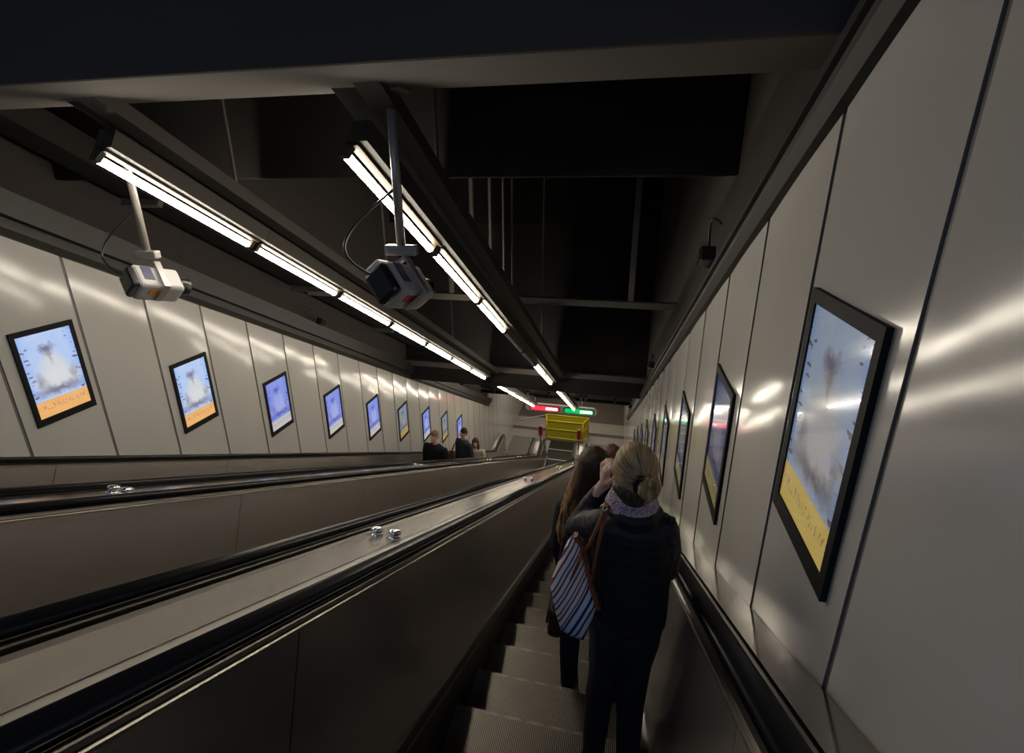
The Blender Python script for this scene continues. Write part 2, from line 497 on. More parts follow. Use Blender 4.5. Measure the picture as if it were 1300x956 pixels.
# cross steel rail with hangers
rail = empty('steel_frame', (-.7, 5.32, Z0-1.25), 'thin dark steel frame with cross rail and hangers under the ceiling', 'steel frame')
bm = bbox((-1.05, 5.32, Z0-1.26), (3.35, .09, .075), .006); obj('cross_rail', bm, M_STEELBAR, rail)
for x, w in ((-1.93, .05), (-1.66, .04), (-1.45, .03), (-1.30, .02), (.13, .06)):
    bm = bbox((x, 5.32, Z0+.06), (w, w, 2.56), .004); obj('hanger', bm, M_STEELBAR, rail)
bm = bbox((-3.3, 5.32, Z0-1.30), (1.1, .07, .06), .006); obj('cross_rail', bm, M_STEELBAR, rail)
pr = empty('ceiling_pipe', (WC, 15.5, Z0-7.17), 'dark round pipe spanning the hall above the red and green sign', 'pipe')
bm = tube(NB(), [(X_L+.03, 15.55, Z0-7.17), (X_R-.03, 15.55, Z0-7.17)], .055, 14); obj('pipe_run', bm, M_DARK2, pr, smooth=True)
for x in (-4.2, -2.95, -2.2, -1.05, -.9, .1):
    bm = bbox((x, 15.55, Z0-7.12), (.09, .15, .18), .01); obj('pipe_clamp', bm, M_BLACK, pr)
for x in (-2.95, -1.0):
    bm = tube(NB(), [(x, 15.55, Z0-7.2), (x-.1, 16.3, Z0-7.75)], .02, 8); obj('stay', bm, M_BLACK, pr)
# dark duct runs above the left trim
dr = empty('cable_duct', P(-4.2, 5, 1.8), 'dark cable duct running down above the left wall trim', 'duct')
obj('duct_run', sprism([(-4.35, 1.72), (-4.05, 1.72), (-4.05, 1.92), (-4.35, 1.92)], 1.9, 11.0), M_DARK2, dr)
for s in (3.2, 5.6, 8.0):
    obj('duct_bracket', sprism([(-4.4, 1.66), (-4.0, 1.66), (-4.0, 1.98), (-4.4, 1.98)], s, s+.05), M_STEELBAR, dr)

# junction boxes with a cable loop on the trims
def junction(x, s, h, sg, label):
    r = empty('junction_box', P(x, s, h), label, 'junction box', None)
    rot = Matrix.Rotation(-A30, 3, 'X')
    obj('box_body', bbox(P(x, s, h), (.09, .14, .10), .008, rot), M_BLACK, r)
    obj('box_lid', bbox(P(x+sg*.048, s, h), (.01, .11, .075), .003, rot), M_DARK2, r)
    pts = []
    for i in range(11):
        a = i/10; pts.append(P(x+sg*(.0+.02*math.sin(a*math.pi)), s-.07-.35*a, h+.03+.10*math.sin(a*math.pi)))
    obj('cable', tube(NB(), pts, .008, 6), M_BLACK, r, smooth=True)
junction(.53, 3.08, 1.26, -1, 'black junction box with cable loop on the right wall trim, nearest one')
junction(.53, 7.3, 1.27, -1, 'black junction box on the right wall trim, second one further down')
junction(.53, 14.6, 1.27, -1, 'black junction box at the far end of the right wall trim')
junction(-4.52, 6.6, 1.46, 1, 'black junction box on the left wall trim, nearer one')
junction(-4.52, 14.2, 1.46, 1, 'black junction box on the left wall trim, at its far end')

# ------------------------------------------------------------------ strip lights
def strip_light(x, s, lit, label, grp, L=1.205):
    r = empty('strip_light', P(x, s+L/2, 1.24), label, 'light', grp)
    a, b = s+.015, s+L-.015
    obj('housing', sprism([(x+.012, 1.262), (x+.125, 1.262), (x+.125, 1.37), (x+.012, 1.37)], s, s+L), M_HOUSE, r)
    obj('reflector', sprism([(x+.030, 1.262), (x+.026, 1.250), (x+.034, 1.248), (x+.072, 1.250), (x+.072, 1.262)], a, b), M_REFL, r)
    t0, t1 = P(x, a+.03, 1.22), P(x, b-.03, 1.22)
    obj('lamp_tube', tube(NB(), [t0, t1], .022, 12), M_TUBE if lit else M_TUBEOFF, r, smooth=False)
    for e in (a, b-.03):
        obj('lamp_holder', sprism([(x-.022, 1.198), (x+.022, 1.198), (x+.05, 1.262), (x-.01, 1.262)], e, e+.03), M_HOUSE, r)
    return r
ordn = ['first', 'second', 'third', 'fourth', 'fifth', 'sixth', 'seventh', 'eighth', 'ninth', 'tenth', 'eleventh', 'twelfth', 'thirteenth']
for side, x in (('left', -2.77), ('right', -1.30)):
    n = 0
    for k in range(13):
        if k == 7: continue
        s = 1.80 + 1.208*k
        lit = not (side == 'right' and k in (3, 4))
        if k < 7:
            where = '%s of the near %s row counted from the camera end' % (ordn[k], side)
        else:
            where = '%s tube of the far %s row below the bulkhead' % (ordn[k-8], side)
        strip_light(x, s, lit, ('white glowing strip light, ' if lit else 'unlit grey strip light, ') + where, side+' row of strip lights')
for side, x in (('left', -2.77), ('right', -1.30)):
    r = empty('lighting_trunk', P(x+.2, 6, 1.4), 'long dark trunking carrying the %s row of strip lights' % side, 'trunking')
    obj('trunk_rail', sprism([(x+.17, 1.36), (x+.29, 1.36), (x+.29, 1.44), (x+.17, 1.44)], 1.45, 10.35), M_HOUSE, r)
    obj('trunk_rail', sprism([(x+.02, 1.40), (x+.15, 1.40), (x+.15, 1.46), (x+.02, 1.46)], 1.40, 10.35), M_DARK2, r)
    for s in (2.6, 5.0, 7.4):
        c = P(x+.16, s, 1.46); bm = tube(NB(), [c, (c.x, c.y, Z0+1.40)], .012, 8)
        obj('suspension_rod', bm, M_STEELBAR, r)

# ------------------------------------------------------------------ advertising screens
def screen_mat(kind):
    m = mat('screen_picture_'+kind, (.01, .01, .01), .12, 0, .5, coat=.6, cr=.02)
    t = NT(m); uv = t.n('ShaderNodeUVMap').outputs[0]
    q = t.n('ShaderNodeSeparateXYZ'); t.l(uv, q.inputs[0]); U, V = q.outputs[0], q.outputs[1]
    d1 = t.noise(uv, 6, 3, .6); d2 = t.noise(uv, 7.3, 3, .6, stretch=(1, 1.3, 1))
    U0, V0 = U, V
    U = t.math('ADD', U, t.math('MULTIPLY', t.math('SUBTRACT', d1, .5), .22)); V = t.math('ADD', V, t.math('MULTIPLY', t.math('SUBTRACT', d2, .5), .14))
    def ell(cx, cy, rx, ry, soft=.25):
        a = t.math('POWER', t.math('DIVIDE', t.math('SUBTRACT', U, cx), rx), 2); b = t.math('POWER', t.math('DIVIDE', t.math('SUBTRACT', V, cy), ry), 2)
        d = t.math('SQRT', t.math('ADD', a, b))
        mr = t.n('ShaderNodeMapRange', clamp=True); t.l(d, mr.inputs[0]); mr.inputs[1].default_value = 1+soft; mr.inputs[2].default_value = 1-soft
        return mr.outputs[0]
    nz = t.noise(uv, 5, 4, .6); nz2 = t.noise(uv, 1, 3, .5, stretch=(6, 30, 1))
    if kind == 'pale':
        bg, bg2, fig, dk, strip, strip2, skin = (.36, .55, 1.0), (.70, .82, .98), (.74, .76, .80), (.16, .14, .24), (.95, .42, .10), (.98, .60, .26), (.30, .26, .30)
    elif kind == 'yellow':
        bg, bg2, fig, dk, strip, strip2, skin = (.28, .40, .66), (.56, .60, .58), (.50, .50, .50), (.16, .13, .16), (.78, .52, .10), (.82, .64, .24), (.26, .20, .22)
    elif kind == 'violet':
        bg, bg2, fig, dk, strip, strip2, skin = (.20, .28, .92), (.36, .44, .98), (.42, .48, .95), (.08, .10, .55), (.62, .60, .62), (.72, .68, .62), (.16, .18, .60)
    else:
        bg, bg2, fig, dk, strip, strip2, skin = (.04, .07, .20), (.10, .14, .30), (.22, .24, .36), (.03, .03, .08), (.45, .36, .12), (.30, .26, .16), (.20, .14, .16)
    c = t.mix(nz, bg2, bg)
    edge = t.math('MULTIPLY', t.math('ABSOLUTE', t.math('SUBTRACT', U, .5)), 2)
    c = t.mix(t.math('POWER', edge, 4), c, bg)
    c = t.mix(t.math('MULTIPLY', t.math('GREATER_THAN', nz2, .60), t.math('GREATER_THAN', edge, .72)), c, dk)
    c = t.mix(ell(.53, .40, .40, .13, .35), c, fig)      # folded legs / torso
    c = t.mix(ell(.51, .54, .25, .18, .35), c, fig)
    c = t.mix(t.math('MULTIPLY', ell(.50, .29, .40, .045, .7), .85), c, dk)
    c = t.mix(t.math('MULTIPLY', ell(.22, .42, .07, .09, .8), .6), c, dk)
    c = t.mix(t.math('MULTIPLY', ell(.84, .42, .06, .09, .8), .6), c, skin)
    c = t.mix(t.math('MULTIPLY', ell(.53, .46, .20, .08, .6), .5), c, tuple(min(1, v*1.1) for v in fig))
    c = t.mix(t.math('MULTIPLY', ell(.50, .67, .035, .05, .6), .45), c, skin)
    c = t.mix(t.math('MULTIPLY', ell(.50, .76, .085, .06, .6), .75), c, skin)      # head
    c = t.mix(t.math('MULTIPLY', ell(.47, .815, .13, .035, .6), .8), c, dk)        # hair
    st = t.math('LESS_THAN', V0, .20)
    sc = t.mix(t.noise(uv, 1, 3, .5, stretch=(3, 9, 1)), strip, strip2)
    word = t.math('MULTIPLY', t.math('GREATER_THAN', t.noise(uv, 1, 2, .5, stretch=(46, 20, 1)), .56),
                  t.math('LESS_THAN', t.math('ABSOLUTE', t.math('SUBTRACT', V0, .115)), .028))
    sc = t.mix(t.math('MULTIPLY', word, .6), sc, dk)
    c = t.mix(st, c, sc)
    t.l(c, t.b.inputs['Emission Color']); t.b.inputs['Emission Strength'].default_value = {'pale': .95, 'yellow': .55, 'violet': .85, 'dark': .5}[kind]
    return m
SCREENS = {k: screen_mat(k) for k in ('pale', 'yellow', 'violet', 'dark')}
M_BEZEL = mat('bezel_black', (.010, .010, .012), .6, 0, .15)
def ad_screen(x, sg, y0, ztop, kind, label, grp):
    """y0: near edge, sg: direction the picture faces"""
    w, hh, d = .478, .826, .016
    yc, zc = y0+w/2, Z0+ztop-hh/2
    r = empty('advertising_screen', (x, yc, zc-hh/2), label, 'screen', grp)
    bm = NB(); bl, br_, bt, bb = .034, .034, .045, .062
    X = lambda o: x + sg*o
    outer = [(y0, zc-hh/2), (y0+w, zc-hh/2), (y0+w, zc+hh/2), (y0, zc+hh/2)]
    inner = [(y0+bl, zc-hh/2+bb), (y0+w-br_, zc-hh/2+bb), (y0+w-br_, zc+hh/2-bt), (y0+bl, zc+hh/2-bt)]
    o0 = [bm.verts.new((X(-.008), y, z)) for y, z in outer]; o1 = [bm.verts.new((X(d), y, z)) for y, z in outer]
    i1 = [bm.verts.new((X(d), y, z)) for y, z in inner]; i0 = [bm.verts.new((X(d-.008), y, z)) for y, z in inner]
    for k in range(4):
        j = (k+1) % 4
        bm.faces.new((o0[k], o0[j], o1[j], o1[k])); bm.faces.new((o1[k], o1[j], i1[j], i1[k])); bm.faces.new((i1[k], i1[j], i0[j], i0[k]))
    bm.faces.new(o0)
    obj('bezel', bm, M_BEZEL, r)
    me = bpy.data.meshes.new('display')
    (ya, za), (yb, _), (_, zb), _ = inner
    vs = [(X(d-.007), ya, za), (X(d-.007), yb, za), (X(d-.007), yb, zb), (X(d-.007), ya, zb)]
    vs += [(X(d-.014), v[1], v[2]) for v in vs]
    me.from_pydata(vs, [], [(0, 1, 2, 3), (7, 6, 5, 4), (0, 4, 5, 1), (1, 5, 6, 2), (2, 6, 7, 3), (3, 7, 4, 0)])
    uvl = me.uv_layers.new(name='UVMap')
    uvs = {0: (0, 0), 1: (1, 0), 2: (1, 1), 3: (0, 1)}
    for li, l in enumerate(me.loops):
        u, v = uvs[l.vertex_index % 4]; u = u if sg > 0 else 1-u
        uvl.data[li].uv = (1-u if False else u, v)
    o = link('display', me, SCREENS[kind], r)
    # thin channel beside the frame on the cladding
    return r
word = {'pale': 'pale blue with seated figure, orange strip', 'yellow': 'greyish picture, yellow strip', 'violet': 'violet-blue picture, pale strip', 'dark': 'dark blue picture'}
lk = ['pale', 'pale', 'violet', 'violet', 'violet', 'yellow', 'violet', 'yellow', 'violet']
for k in range(9):
    ad_screen(X_L, 1, 2.67+1.274*k, -1.115-.7385*k, lk[k], '%s screen from near end of left wall, %s' % (ordn[k], word[lk[k]]), 'advertising screens along the left wall')
rk = ['yellow', 'dark', 'dark', 'dark', 'dark', 'dark', 'dark', 'dark', 'dark', 'dark']
for k in range(9):
    ad_screen(X_R, -1, 1.262+1.274*k, -.325-.7355*k, rk[k], '%s screen from near end of right wall, %s' % (ordn[k], word[rk[k]]), 'advertising screens along the right wall')

# ------------------------------------------------------------------ landing hall
M_FLOOR = mat('landing_floor', (.4, .37, .33), .35)
t = NT(M_FLOOR); p, q = t.pos()
fn = t.math('DIVIDE', q[1], 25.0, clamp=True)
sp = t.noise(p, 30, 4)
light = t.mix(sp, (.27, .25, .222), (.34, .315, .28)); dk_ = t.mix(sp, (.085, .07, .058), (.12, .10, .083))
isd = t.math('ADD', t.math('GREATER_THAN', q[1], 22.15), t.math('MULTIPLY', t.math('GREATER_THAN', q[1], 20.78), t.math('LESS_THAN', q[1], 21.08)), clamp=True)
t.l(t.mix(isd, light, dk_), t.b.inputs['Base Color'])
bm = NB(); box(bm, (WC, 21.0, -.06), (WW+.4, 7.9, .10)); struct('floor', bm, M_FLOOR)
M_BACK = mat('back_wall_panels', (.42, .37, .32), .35)
t = NT(M_BACK); p, q = t.pos()
fr = t.math('FRACT', t.math('DIVIDE', t.math('ADD', q[0], 10.0), .9)); ln = t.math('LESS_THAN', fr, .03)
t.l(t.mix(ln, (.44, .38, .33), (.06, .05, .045)), t.b.inputs['Base Color'])
bm = NB(); box(bm, (WC, 24.87, 2.1), (WW+.4, .12, 4.3)); struct('wall_back', bm, M_BACK)
# pit floor under the escalators so nothing is open below
bm = NB()
a0, a1 = P(0, S_TOP-.3, -2.2), P(0, S_END+.2, -2.2)
for dz in (0,):
    quad(bm, (W0, a0.y, a0.z), (W1, a0.y, a0.z), (W1, a1.y, a1.z), (W0, a1.y, a1.z))
struct('floor_truss', bm, M_GROOVE)

# red and green sign
sg = empty('direction_sign', (-1.9, 17.0, Z0-8.45), 'wide rounded sign board with a red and a green lit field hung above the landing', 'sign')
def pill(cx, cz, w, h, y, d, n=10):
    bm = NB(); pts = []
    for i in range(n+1):
        a = -math.pi/2 + math.pi*i/n; pts.append((cx + w/2-h/2 + math.cos(a)*h/2, cz + math.sin(a)*h/2))
    for i in range(n+1):
        a = math.pi/2 + math.pi*i/n; pts.append((cx - w/2+h/2 + math.cos(a)*h/2, cz + math.sin(a)*h/2))
    v1 = [bm.verts.new((x, y, z)) for x, z in pts]; v2 = [bm.verts.new((x, y+d, z)) for x, z in pts]
    bm.faces.new(v1); bm.faces.new(v2[::-1])
    for k in range(len(pts)): bm.faces.new((v1[k], v2[k], v2[(k+1) % len(pts)], v1[(k+1) % len(pts)]))
    return bm
SZ = Z0-8.33
obj('sign_board', pill(-1.93, SZ, 2.78, .30, 17.0, .12), M_WHITEP, sg)
for cx, m, nm in ((-2.55, M_RED, 'red_field'), (-1.22, M_GREEN, 'green_field')):
    obj('field_frame', pill(cx, SZ, 1.20, .235, 16.975, .03), M_BLACK, sg)
    f = obj(nm, pill(cx, SZ, 1.12, .19, 16.965, .02), m, sg)
    bm = NB()
    for j in range(7):   # row of small lit letters
        xx = cx+.06+.067*j
        box(bm, (xx, 16.958, SZ), (.016, .012, .10)); box(bm, (xx+.03, 16.958, SZ), (.016, .012, .10))
        box(bm, (xx+.015, 16.958, SZ+(.042 if j % 2 else -.042)), (.03, .012, .016))
        if j % 3 == 0: box(bm, (xx+.015, 16.958, SZ), (.03, .012, .016))
    obj('lettering', bm, M_LETTER, f)
for x in (-2.95, -1.25):
    obj('sign_hanger', tube(NB(), [(x, 17.05, SZ+.14), (x, 17.05, Z0-7.1)], .02, 8), M_WHITEP, sg)

# yellow barrier round the foot of the middle escalator
fb = empty('yellow_barrier', (-2.0, 20.1, 0), 'bright yellow four-sided barrier closing the foot of the middle escalator', 'barrier')
def fence_panel(a, b, name='barrier_panel'):
    a, b = Vector(a), Vector(b); L = (b-a).length; d = (b-a)/L; H = 1.02
    bm = NB()
    for z in (.16, .60, H):
        tube(bm, [a+Vector((0, 0, z)), b+Vector((0, 0, z))], .024, 8)
    for e in (a, b): tube(bm, [e, e+Vector((0, 0, H+.02))], .026, 8)
    o = obj(name, bm, M_YEL, fb, smooth=True)
    bm = NB(); nn = Vector((-d.y, d.x, 0))*.006
    vs = []
    A, B = a+Vector((0, 0, .17)), b+Vector((0, 0, .17)); C, D = b+Vector((0, 0, H-.02)), a+Vector((0, 0, H-.02))
    v1 = [bm.verts.new(v+nn) for v in (A, B, C, D)]; v2 = [bm.verts.new(v-nn) for v in (A, B, C, D)]
    bm.faces.new(v1); bm.faces.new(v2[::-1])
    for k in range(4): bm.faces.new((v1[k], v2[k], v2[(k+1) % 4], v1[(k+1) % 4]))
    obj('infill_sheet', bm, M_YELP, o)
q1, q2, q3, q4 = (-2.88, 19.95, 0), (-1.22, 19.95, 0), (-1.0, 20.55, 0), (-3.0, 20.55, 0)
fence_panel(q1, q2); fence_panel(q2, q3); fence_panel(q3, q4); fence_panel(q4, q1)
# red emergency stop posts on the decks
for x, lb in (((C3+C2)/2+.12, 'left of the yellow barrier'), ((C1+C2)/2-.08, 'right of the yellow barrier')):
    r = empty('stop_post', (x, 18.0, .94), 'red emergency stop post on the steel deck end, '+lb, 'post')
    b0 = Vector((x, 18.0, .935))
    obj('post_stem', tube(NB(), [b0, b0+Vector((0, 0, .38))], .035, 12), M_STRIP, r, smooth=True)
    obj('stop_box', bbox(b0+Vector((0, 0, .58)), (.16, .12, .44), .03), M_REDP, r)
    bm = NB(); sphere(bm, b0+Vector((0, -.01, .815)), .035, 2, (1, 1, .6)); obj('top_highlight', bm, M_WHITEP, r, smooth=True)  # white cap stands in for the highlight on the post top
# slanting rail on the far floor
rr = empty('floor_rail', (-4.0, 21.9, 0), 'thin pale metal rail crossing the dark floor behind the barrier', 'rail')
obj('rail_bar', tube(NB(), [(-4.55, 21.6, .03), (-3.25, 22.45, .03)], .025, 8), M_WHITEP, rr, smooth=True)

# ------------------------------------------------------------------ hanging projectors
def projector(x, y, tilt, yaw, zt, zb, body, label, alt=False):
    r = empty('hanging_projector', (x, y, Z0+zt), label, 'projector')
    obj('pole', tube(NB(), [(x, y, Z0+zt), (x, y, Z0+zb)], .021, 12), M_POLE, r, smooth=True)
    obj('ceiling_plate', bbox((x, y, Z0+zt-.006), (.13, .13, .012), .003), M_POLE, r)
    obj('clamp', bbox((x, y, Z0+zb-.01), (.16, .05, .05), .008), M_POLE, r)
    c = Vector(body)
    rot = Matrix.Rotation(yaw, 3, 'Z') @ Matrix.Rotation(tilt, 3, 'Y') @ Matrix.Rotation(math.radians(-22), 3, 'X')
    def loc(v): return c + rot @ Vector(v)
    obj('yoke', join(bbox(loc((-.0, 0, .10)), (.22, .04, .012), .003, rot), join(bbox(loc((-.105, 0, .03)), (.010, .04, .15), .003, rot), bbox(loc((.105, 0, .03)), (.010, .04, .15), .003, rot))), M_POLE, r)
    h = obj('housing', bbox(c, (.185, .27, .15), .026, rot, 3), M_PROJ, r, smooth=False)
    obj('rear_cap', bbox(loc((0, -.145, 0)), (.165, .05, .13), .02, rot), M_BLACK, h)
    bm = tube(NB(), [loc((.0, .13, 0)), loc((0, .20, 0))], [.052, .058], 20); obj('lens_hood', bm, M_BLACK, h, smooth=True)
    obj('red_label' if not alt else 'orange_label', bbox(loc((.094, -.02, .02)), (.004, .11, .045), .001, rot), M_REDP if not alt else M_ORANGE, h)
    obj('vent_panel', bbox(loc((-.02, -.07, .076)), (.11, .06, .004), .001, rot), M_BLUEP, h)
    obj('side_fin', bbox(loc((-.12, -.02, -.03)), (.055, .16, .09), .012, rot), M_WHITEP, h)
    pts = []
    for i in range(17):
        a = i/16
        s_ = Vector((x, y, Z0+zb+.28)); e_ = loc((0, -.15, .02))
        m_ = s_.lerp(e_, a) + Vector((-.22*math.sin(a*math.pi), -.04*math.sin(a*math.pi), -.05*math.sin(a*math.pi)))
        pts.append(m_)
    obj('cable', tube(NB(), pts, .006, 6), M_BLACK, r, smooth=True)
    return r
M_PROJ = mat('projector_shell', (.42, .41, .42), .4)
M_ORANGE = mat('orange_label_paint', (.75, .30, .06), .5)
M_BLUEP = mat('dark_blue_vent', (.03, .035, .09), .4)
projector(-1.04, 2.18, math.radians(46), math.radians(-28), .40, -.29, (-1.03, 2.14, Z0-.47), 'grey projector with a red label hanging beside the right row of lights')
projector(-3.05, 2.60, math.radians(42), math.radians(-30), 1.40, -.42, (-3.0, 2.56, Z0-.62), 'pale projector with an orange label hanging before the left wall', True)

# ------------------------------------------------------------------ people
def ell_verts(bm, c, r, sub=2):
    vs = bmesh.ops.create_icosphere(bm, subdivisions=sub, radius=1)['verts']
    rr = r if isinstance(r, (tuple, list)) else (r, r, r)
    for v in vs: v.co = Vector((v.co.x*rr[0], v.co.y*rr[1], v.co.z*rr[2])) + Vector(c)
    return vs
def blob(chains, voxel, smooth=4):
    """chains: lists of (centre, radius or radii); neighbours hulled together, then fused into one surface"""
    total = NB()
    for ch in chains:
        segs = list(zip(ch, ch[1:])) if len(ch) > 1 else [(ch[0], ch[0])]
        for (c0, r0), (c1, r1) in segs:
            b = NB(); ell_verts(b, c0, r0); 
            if c0 is not c1: ell_verts(b, c1, r1)
            res = bmesh.ops.convex_hull(b, input=b.verts)
            junk = list({g for g in res['geom_interior'] + res['geom_unused'] if isinstance(g, bmesh.types.BMVert) and g.is_valid})
            if junk: bmesh.ops.delete(b, geom=junk, context='VERTS')
            join(total, b)
    me = bpy.data.meshes.new('blob'); total.to_mesh(me); total.free()
    o = bpy.data.objects.new('blob', me); COL.objects.link(o)
    md = o.modifiers.new('r', 'REMESH'); md.mode = 'VOXEL'; md.voxel_size = voxel
    if smooth:
        sm = o.modifiers.new('s', 'SMOOTH'); sm.factor = .5; sm.iterations = smooth
    dg = bpy.context.evaluated_depsgraph_get(); dg.update()
    out = bpy.data.meshes.new_from_object(o.evaluated_get(dg))
    bpy.data.objects.remove(o); bpy.data.meshes.remove(me)
    for p in out.polygons: p.use_smooth = True
    out.materials.clear()
    return out
def place(name, me, m, parent, M, label=None, foot=None):
    me.transform(M); o = link(name, me, m, parent, True)
    if parent is None and foot is not None:
        me.transform(Matrix.Translation(-Vector(foot))); o.location = foot
    if label: o['label'] = label
    return o

def skinm(name, c): 
    m = mat(name, c, .5); m.node_tree.nodes['Principled BSDF'].inputs['Subsurface Weight'].default_value = .08; return m
M_SKIN = skinm('skin', (.55, .34, .26))
def hairmat(name, dark, light, tips=None, z0=0, z1=1, tipc=None):
    m = mat(name, dark, .55, 0, .25); t = NT(m); tc = t.n('ShaderNodeTexCoord').outputs['Object']
    st = t.noise(tc, 1, 4, .6, stretch=(90, 60, 7))
    c = t.mix(t.ramp(st, [(.35, (0, 0, 0)), (.65, (1, 1, 1))]), dark, light)
    t.l(c, t.b.inputs['Base Color']); t.bump(st, .9, .006)
    return m, t, c
M_BLOND, tb, cb = hairmat('blond_hair', (.16, .10, .045), (.52, .36, .18))
# strands drawn back to the bun
_st = None
def to_bun(m, bx_, bz_, dark, light):
    t = NT(m); p, q = t.pos()
    dx = t.math('SUBTRACT', q[0], bx_); dz = t.math('SUBTRACT', q[2], bz_)
    an = t.math('ARCTAN2', dz, dx); cx = t.n('ShaderNodeCombineXYZ')
    t.l(t.math('MULTIPLY', an, 9), cx.inputs[0]); t.l(t.math('MULTIPLY', t.math('SQRT', t.math('ADD', t.math('MULTIPLY', dx, dx), t.math('MULTIPLY', dz, dz))), 8), cx.inputs[1])
    n = t.noise(cx.outputs[0], 1.5, 5, .65)
    t.l(t.mix(t.ramp(n, [(.36, (0, 0, 0)), (.64, (1, 1, 1))]), dark, light), t.b.inputs['Base Color']); t.bump(n, .8, .006)
M_BLONDTOP = mat('blond_hair_combed', (.3, .2, .1), .5, 0, .3)
M_BLONDIN, _, _ = hairmat('dark_blond_underhair', (.025, .018, .013), (.10, .07, .04))
M_BROWNH, tw, cw = hairmat('dark_brown_hair', (.018, .009, .006), (.05, .026, .016))
# sun-lightened ends: by position along the hair (local x to the outer side, low z)
p_, q_ = tw.n('ShaderNodeTexCoord').outputs['Object'], None
q_ = tw.n('ShaderNodeSeparateXYZ'); tw.l(p_, q_.inputs[0])
low = tw.n('ShaderNodeMapRange'); tw.l(q_.outputs[0], low.inputs[0]); low.inputs[1].default_value = -.07; low.inputs[2].default_value = -.15
stn = tw.noise(p_, 1, 3, .6, stretch=(60, 40, 5))
tw.l(tw.mix(tw.math('MULTIPLY', low.outputs[0], tw.math('GREATER_THAN', stn, .47)), cw, (.26, .14, .05)), tw.b.inputs['Base Color'])
M_REDH, _, _ = hairmat('auburn_hair', (.06, .02, .014), (.14, .06, .04))
M_LTH, _, _ = hairmat('light_brown_hair', (.14, .08, .045), (.30, .19, .11))
def cloth(name, c, rough=.85, wave=None, scale=60, c2=None):
    m = mat(name, c, rough, 0, .25); t = NT(m); tc = t.n('ShaderNodeTexCoord').outputs['Object']
    nz = t.noise(tc, scale, 4, .6); nb = t.noise(tc, 7, 3, .5)
    c2 = c2 or tuple(v*1.6+.004 for v in c)
    t.l(t.mix(t.math('MULTIPLY', nz, nb), c, c2), t.b.inputs['Base Color'])
    hgt = t.math('ADD', t.math('MULTIPLY', nb, .8), t.math('MULTIPLY', nz, .12))
    if wave:
        w = t.n('ShaderNodeTexWave'); w.wave_type = 'BANDS'; w.bands_direction = 'Z'; w.inputs['Scale'].default_value = wave; w.inputs['Distortion'].default_value = 1.2
        t.l(tc, w.inputs['Vector']); hgt = t.math('ADD', hgt, t.math('MULTIPLY', w.outputs['Fac'], .10))
    t.bump(hgt, .7, .02)
    return m
M_NAVY = cloth('navy_quilted_jacket', (.0085, .0090, .0125), .6, wave=9)
M_JEANS = cloth('dark_jeans', (.011, .012, .018), .85)
M_BOOT = cloth('black_boot_leather', (.008, .008, .008), .4)
M_COATB = cloth('black_coat', (.009, .009, .013), .8)
M_COATG = cloth('charcoal_coat', (.030, .036, .042), .85)
M_CREAM = cloth('cream_coat', (.42, .37, .29), .8)
M_SCARF = mat('pink_grey_knit', (.5, .4, .45), .9, 0, .2)
t = NT(M_SCARF); tc = t.n('ShaderNodeTexCoord').outputs['Object']
v = t.n('ShaderNodeTexVoronoi'); v.inputs['Scale'].default_value = 95; t.l(tc, v.inputs['Vector'])
t.l(t.mix(t.math('MULTIPLY', v.outputs['Distance'], 1.5, clamp=True), (.62, .49, .53), (.30, .23, .29)), t.b.inputs['Base Color']); t.bump(v.outputs['Distance'], 1, .01)
M_LEATHER = cloth('tan_leather', (.16, .055, .022), .5)

def hand_chains(w, d, side, up, R=1.0, curl=.5):
    """w wrist point, d pointing direction, side: direction of thumb side, up: back-of-hand normal"""
    d = Vector(d).normalized(); up = Vector(up); up = (up - d*up.dot(d)).normalized(); sd = d.cross(up).normalized()
    if sd.dot(Vector(side)) < 0: sd = -sd
    w = Vector(w); ch = []
    palm = w + d*.085
    ch.append([(w, (.023, .023, .020)), (w+d*.03, .020), (palm+sd*.012, .017)])
    ch.append([(w+d*.03-sd*.012, .018), (palm-sd*.025, .0155)])
    ch.append([(w+d*.03+sd*.012, .018), (palm+sd*.028, .0155)])
    for k, (o, l) in enumerate(((.030, .072), (.010, .080), (-.011, .074), (-.031, .058))):
        b = palm + sd*o; p1 = b + (d*math.cos(curl*.7) - up*math.sin(curl*.7))*l*.45
        p2 = p1 + (d*math.cos(curl*1.7) - up*math.sin(curl*1.7))*l*.32; p3 = p2 + (d*math.cos(curl*2.5) - up*math.sin(curl*2.5))*l*.25
        ch.append([(b-d*.02, .0105), (p1, .0092), (p2, .0085), (p3, .0072)])
    tb_ = w + d*.03 + sd*.028; t1 = tb_ + (d*.6+sd*.7-up*.2).normalized()*.035; t2 = t1 + (d*.85+sd*.3-up*.4).normalized()*.028; t3 = t2 + (d*.9-up*.4).normalized()*.02
    ch.append([(w+d*.015+sd*.01, .018), (tb_, .0145), (t1, .0115), (t2, .010), (t3, .0085)])
    return ch

